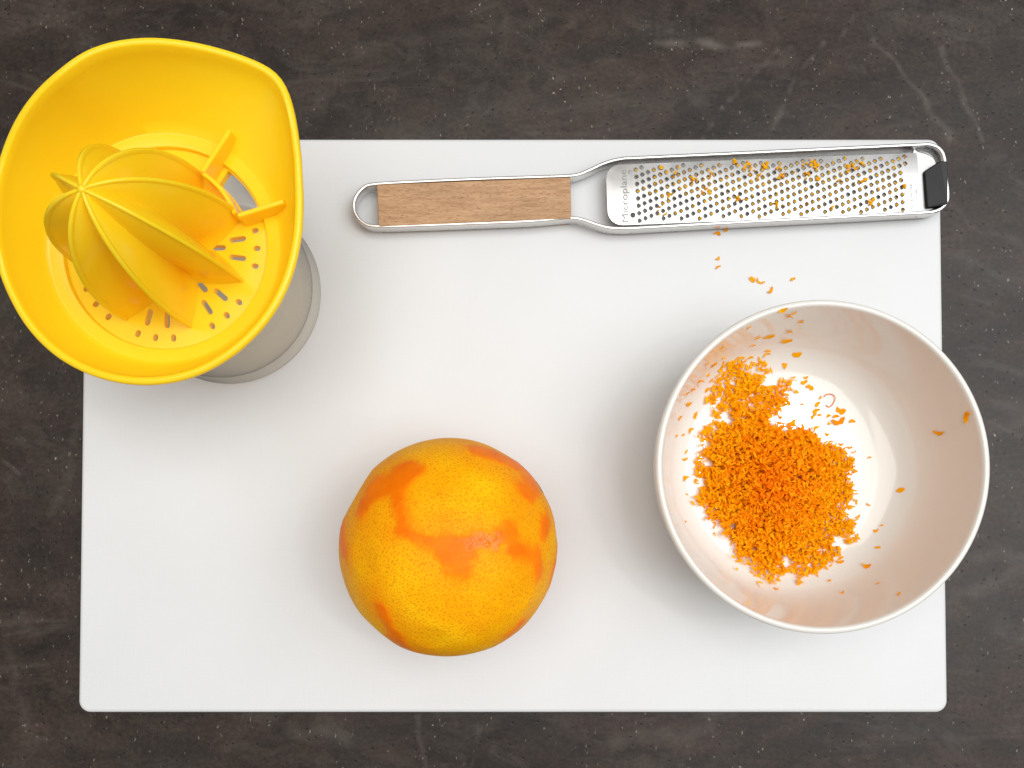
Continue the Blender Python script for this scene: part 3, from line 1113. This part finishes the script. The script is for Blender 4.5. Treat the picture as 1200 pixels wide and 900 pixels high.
# zest caught in the teeth: one uncountable residue
rz = random.Random(21)
vs_all, fs_all, tones = [], [], []
hot = [UV(*p) for p in ((775, 196), (790, 206), (812, 212), (835, 205), (862, 192), (872, 197), (882, 202), (896, 194), (886, 208), (948, 192), (955, 195), (945, 207), (912, 198), (915, 206), (996, 195), (1002, 199), (993, 200),
                        (1012, 211), (981, 214), (956, 213), (777, 250), (1022, 235), (1017, 238), (1057, 220), (972, 246), (909, 241), (785, 230), (772, 248), (1008, 190), (827, 225), (865, 235), (940, 193), (951, 190), (878, 193))]
for x, y in hcs:
    pr = 0.88 if x > BL * 0.14 else 0.35
    if x < BL * 0.45:
        pr *= 0.55 + 0.45 * (y > -0.15)
    if rz.random() < pr:
        L = rz.uniform(0.13, 0.20)
        fv, ff = flake(L, L * rz.uniform(.6, 1.0), rz.uniform(-.3, .3), rz)
        pos = B2W(x + rz.gauss(0, .025), y + rz.gauss(0, .025), rz.uniform(-0.06, 0.005))
        pv = place(fv, pos, Vector((0, 0, 1)), rz.uniform(0, 6), rz.gauss(0, .5), rz)
        b = len(vs_all)
        vs_all += pv
        fs_all += [tuple(i + b for i in f) for f in ff]
        tones += [min(1, max(0, rz.gauss(1.0, 0.15)))] * len(fv)
for hx, hy in hot:
    for k in range(rz.randint(2, 4)):
        L = rz.uniform(0.10, 0.24)
        fv, ff = flake(L, L * rz.uniform(.5, .8), rz.uniform(-.3, .3), rz)
        pos = B2W(hx + rz.gauss(0, .10), hy + rz.gauss(0, .08), rz.uniform(0.03, 0.09))
        pv = place(fv, pos, Vector((0, 0, 1)), rz.gauss(0.5, .8), rz.gauss(0, .4), rz)
        b = len(vs_all)
        vs_all += pv
        fs_all += [tuple(i + b for i in f) for f in ff]
        tones += [min(1, max(0, rz.gauss(0.9, 0.15)))] * len(fv)
o = mesh('zest_residue', vs_all, fs_all, M_ZEST, smooth=False, origin=GO, loc=GO)
set_tone(o, tones)
tag(o, 'orange zest residue caught in the teeth of the steel grater', 'zest residue', kind='stuff')

# ------------------------------------------------------------------ glass jug
JC = P(269, 343, 0.3)
jx, jy = JC.x, JC.y
prof = [(0, 0.34), (2.2, 0.36), (2.9, 0.40), (3.05, 0.50), (3.2, 0.52), (3.6, 0.50), (4.15, 0.58), (4.48, 0.95), (4.62, 1.5), (4.67, 2.5), (4.68, 4.5), (4.68, 6.3), (4.68, 6.85), (4.68, 6.97), (4.74, 6.9), (4.74, 6.3), (4.75, 4.5), (4.76, 2.5), (4.76, 0.5),
        (4.75, 0.30), (4.71, 0.15), (4.62, 0.05), (4.42, 0.01), (4.2, 0.01), (4.0, 0.05), (3.6, 0.12), (2.5, 0.14), (0, 0.15)]
sp = smooth_pts([(r, 0, z) for r, z in prof], 4)
vs, fs = lathe([(max(p.x, 0.001), p.z) for p in sp], 112)
jug = mesh('glass_jug', vs, fs, M_GLASS, loc=(jx, jy, 0))
clean(jug)
tag(jug, 'clear glass juice jug beneath the yellow juicer top', 'jug')

# ------------------------------------------------------------------ juicer top
ZF = 7.25
juicer = thing('citrus_juicer', (jx, jy, ZF), 'yellow plastic citrus juicer top with pouring lip and ribbed cone, seated on the glass jug', 'citrus juicer')
JO = Vector((jx, jy, ZF))
rim = [(150.7, 6.21, 9.77), (128.7, 6.17, 10.49), (114.0, 6.26, 10.83), (102.7, 6.6, 10.9), (93.6, 6.87, 10.8), (84.0, 7.17, 10.57), (74.1, 7.48, 10.25), (64.6, 7.81, 9.93), (55.7, 8.16, 9.66), (51.0, 8.32, 9.54),
       (47.1, 8.26, 9.44), (42.1, 7.91, 9.34), (32.5, 7.24, 9.19), (20.4, 6.64, 9.08), (8.6, 6.32, 9.03), (-6.0, 6.12, 9.01), (-17.3, 6.05, 9.0), (-29.4, 6.01, 9.0), (-41.8, 5.98, 9.0), (-56.1, 5.99, 9.0),
       (-71.0, 6.04, 9.0), (-86.6, 6.06, 9.0), (-97.3, 6.07, 9.0), (-113.0, 6.09, 9.0), (-125.0, 6.11, 9.0), (-140.4, 6.1, 9.01), (-153.2, 6.08, 9.02), (-162.6, 6.11, 9.05), (-180, 6.15, 9.2), (166, 6.2, 9.42)]
rim.sort()
ra = np.array([r[0] for r in rim])
NR = 180
tha = np.linspace(-180, 180, NR, endpoint=False)
ext = np.concatenate([ra - 360, ra, ra + 360])
Rr = np.interp(tha, ext, np.tile([r[1] for r in rim], 3))
Zr = np.interp(tha, ext, np.tile([r[2] for r in rim], 3))
ker = np.array([1, 2, 3, 2, 1.]) / 9
for _ in range(1):
    Rr = np.convolve(np.concatenate([Rr[-2:], Rr, Rr[:2]]), ker, 'valid')
    Zr = np.convolve(np.concatenate([Zr[-2:], Zr, Zr[:2]]), ker, 'valid')
RB = 4.95                           # where the wall meets the ring step
vs, fs = [], []
nprof = None
for R, Z, th in zip(Rr, Zr, tha):
    c, s = math.cos(math.radians(th)), math.sin(math.radians(th))
    pr = [(4.30, ZF - 0.02), (4.31, ZF + 0.15), (4.34, ZF + 0.21), (4.42, ZF + 0.235), (4.84, ZF + 0.235), (4.93, ZF + 0.25)]
    Ri, Zi = R - 0.34, Z - 0.02
    for t in (0.12, 0.3, 0.5, 0.7, 0.88, 1.0):
        r = RB + (Ri - RB) * (1 - (1 - t) ** 1.5)
        pr.append((r + 0.02, ZF + 0.28 + (Zi - ZF - 0.28) * t ** 1.05))
    pr += [(R - 0.27, Z + 0.035), (R - 0.17, Z + 0.05), (R - 0.07, Z + 0.03), (R - 0.005, Z - 0.05), (R, Z - 0.16), (R - 0.04, Z - 0.26), (R - 0.15, Z - 0.28)]
    for t in (0.85, 0.6, 0.35, 0.12):
        r = RB + 0.14 + (R - 0.17 - RB - 0.14) * (1 - (1 - t) ** 1.5)
        pr.append((r, ZF - 0.05 + (Z - 0.28 - ZF + 0.05) * t ** 1.05))
    pr += [(4.98, ZF - 0.15), (4.80, ZF - 0.24), (4.50, ZF - 0.24), (4.48, ZF - 0.9), (4.30, ZF - 0.9), (4.28, ZF - 0.2)]
    nprof = len(pr)
    vs += [(jx + r * c, jy + r * s, z) for r, z in pr]
for i in range(NR):
    j = (i + 1) % NR
    for k in range(nprof):
        l = (k + 1) % nprof
        fs.append((i * nprof + k, j * nprof + k, j * nprof + l, i * nprof + l))
dish = mesh('dish', vs, fs, M_YELLOW, juicer, origin=JO, smooth=0.75)
clean(dish)

# strainer floor with slots and the pip opening
RIBA = [24, -23, -73, -120, -165, 150, 105, 65]
pol = lambda r, a: (r * math.cos(math.radians(a)), r * math.sin(math.radians(a)))


def slot(r, a, length, width, lean=0.0):
    cx, cy = pol(r, a)
    d = math.radians(a + lean)
    ux, uy = math.cos(d), math.sin(d)
    o = []
    h = (length - width) / 2
    for k in range(5):
        t = -PI / 2 + PI * k / 4
        o.append((h + width / 2 * math.cos(t), width / 2 * math.sin(t)))
    for k in range(5):
        t = PI / 2 + PI * k / 4
        o.append((-h + width / 2 * math.cos(t), width / 2 * math.sin(t)))
    return [(cx + x * ux - y * uy, cy + x * uy + y * ux) for x, y in o]


hl = []
RA = sorted(RIBA)
mids = [0.5, -48, -97, -142, 172, 128]
for a in mids:
    hl.append(slot(1.62, a - 9, 0.66, 0.18))
    hl.append(slot(2.12, a + 1, 0.76, 0.23))
    for da in (-7.5, 7.5):
        hl.append(slot(3.02, a + da, 0.74, 0.23))
    for da in (-11.5, 0, 11.5):
        hl.append(slot(3.82, a + da, 0.32, 0.23))
open_ = [pol(4.24, a) for a in np.linspace(22, 53, 12)] + [pol(3.55, a) for a in np.linspace(52, 23, 10)]
floor_out = [pol(4.33, a) for a in np.linspace(0, 360, 96, endpoint=False)]
pts2, tris = plate_with_holes(floor_out, hl + [open_])
vs, fs = solidify_sheet(pts2, tris, lambda x, y: ZF, 0.38)
vs = [(x + jx, y + jy, z) for x, y, z in vs]
mesh('strainer', vs, fs, M_YELLOW, juicer, origin=JO, smooth=0.5)

# reamer cone: scalloped body between eight ribs
ZA, RC = 13.55, 3.50
HC = ZA - ZF


def rib_r(h):                       # h 0 at the floor, 1 at the apex
    return RC * math.sqrt(max(0.0, 1 - h * h)) ** 1.0


angs = sorted(a % 360 for a in RIBA)
NS, NH = 14, 40
vs, fs = [], []
cols = []
for i, a in enumerate(angs):
    b = angs[(i + 1) % 8] + (360 if i == 7 else 0)
    for k in range(NS):
        cols.append((a + (b - a) * k / NS, 2 * k / NS - 1))
for th, w in cols:
    th0 = math.radians(th)
    for j in range(NH + 1):
        h = 1 - (1 - j / NH) ** 1.25
        vfac = 0.40 + 0.30 * h - 0.30 * h ** 6
        prof_w = abs(w) ** 1.3
        r = (rib_r(h) - 0.0) * (vfac + (1 - vfac) * prof_w)
        # fillet onto the floor
        r += 0.55 * (1 - prof_w) * max(0, 1 - h / 0.14) ** 2
        vs.append((jx + max(r, 0.02) * math.cos(th0), jy + max(r, 0.02) * math.sin(th0), ZF - 0.01 + h * HC))
n_c = len(cols)
for i in range(n_c):
    j2 = (i + 1) % n_c
    for j in range(NH):
        fs.append((i * (NH + 1) + j, j2 * (NH + 1) + j, j2 * (NH + 1) + j + 1, i * (NH + 1) + j + 1))
cone = mesh('reamer_cone', vs, fs, M_YELLOW, juicer, origin=JO, smooth=1.2)
clean(cone)
for a in RIBA:
    th = math.radians(a)
    path = []
    for j in range(25):
        h = math.sin(PI / 2 * (1 - j / 24))
        r = rib_r(h) - 0.02
        if j == 0:
            r = 0.03
        path.append(Vector((jx + r * math.cos(th), jy + r * math.sin(th), ZF + h * HC)))
    side = Vector((-math.sin(th), math.cos(th), 0))
    n = len(path)
    vs, fs = [], []
    sect = [(-0.09, -0.16), (-0.08, 0.01), (-0.045, 0.05), (0.045, 0.05), (0.08, 0.01), (0.09, -0.16)]
    for i, p in enumerate(path):
        t = (path[min(n - 1, i + 1)] - path[max(0, i - 1)]).normalized()
        u = side.cross(t).normalized()
        if u.dot(Vector((math.cos(th), math.sin(th), 0.3))) < 0:
            u = -u
        k = 0.75 + 0.25 * min(1, i / 6)
        for s_, h_ in sect:
            vs.append(p + side * s_ * k + u * h_ * k)
    m6 = len(sect)
    for i in range(n - 1):
        for k in range(m6):
            l = (k + 1) % m6
            fs.append((i * m6 + k, i * m6 + l, (i + 1) * m6 + l, (i + 1) * m6 + k))
    fs += [tuple(range(m6))[::-1], tuple((n - 1) * m6 + k for k in range(m6))]
    clean(mesh('rib', vs, fs, M_YELLOW, juicer, origin=JO, smooth=0.9))
# rounded tip where the ribs meet
sp = [(0.001, ZA + 0.10), (0.08, ZA + 0.09), (0.15, ZA + 0.04), (0.18, ZA - 0.05), (0.15, ZA - 0.2), (0.001, ZA - 0.3)]
vs, fs = lathe(sp, 20, jx, jy)
clean(mesh('cone_tip', vs, fs, M_YELLOW, juicer, origin=JO))


def wall_strip(pts, z0, z1s, th, name):
    """upright curved wall of thickness th; z1s gives the top height per point"""
    vs, fs = [], []
    n = len(pts)
    for i, p in enumerate(pts):
        a, b = pts[max(0, i - 1)], pts[min(n - 1, i + 1)]
        t = Vector((b[0] - a[0], b[1] - a[1])).normalized()
        nn = Vector((-t.y, t.x)) * th / 2
        z1 = z1s[i]
        for s, z in ((-1, z0), (-1, z1 - 0.04), (-0.6, z1), (0.6, z1), (1, z1 - 0.04), (1, z0)):
            vs.append((jx + p[0] + nn.x * s, jy + p[1] + nn.y * s, z))
    for i in range(n - 1):
        for k in range(6):
            l = (k + 1) % 6
            fs.append((i * 6 + k, i * 6 + l, (i + 1) * 6 + l, (i + 1) * 6 + k))
    fs += [tuple(range(6))[::-1], tuple((n - 1) * 6 + k for k in range(6))]
    return clean(mesh(name, vs, fs, M_YELLOW, juicer, origin=JO, smooth=0.7))


g1 = [pol(r, 57) for r in np.linspace(3.45, 5.5, 8)]
wall_strip(g1, ZF - 0.05, [ZF + 1.05] * 8, 0.19, 'pip_guard')
g2 = [pol(r, 17.5) for r in np.linspace(3.55, 5.5, 8)]
wall_strip(g2, ZF - 0.05, [ZF + 1.05] * 8, 0.19, 'pip_guard')
g3 = [pol(3.42, a) for a in np.linspace(56, 20, 14)]
wall_strip(g3, ZF - 0.05, [ZF + 1.0] * 14, 0.18, 'pip_guard')
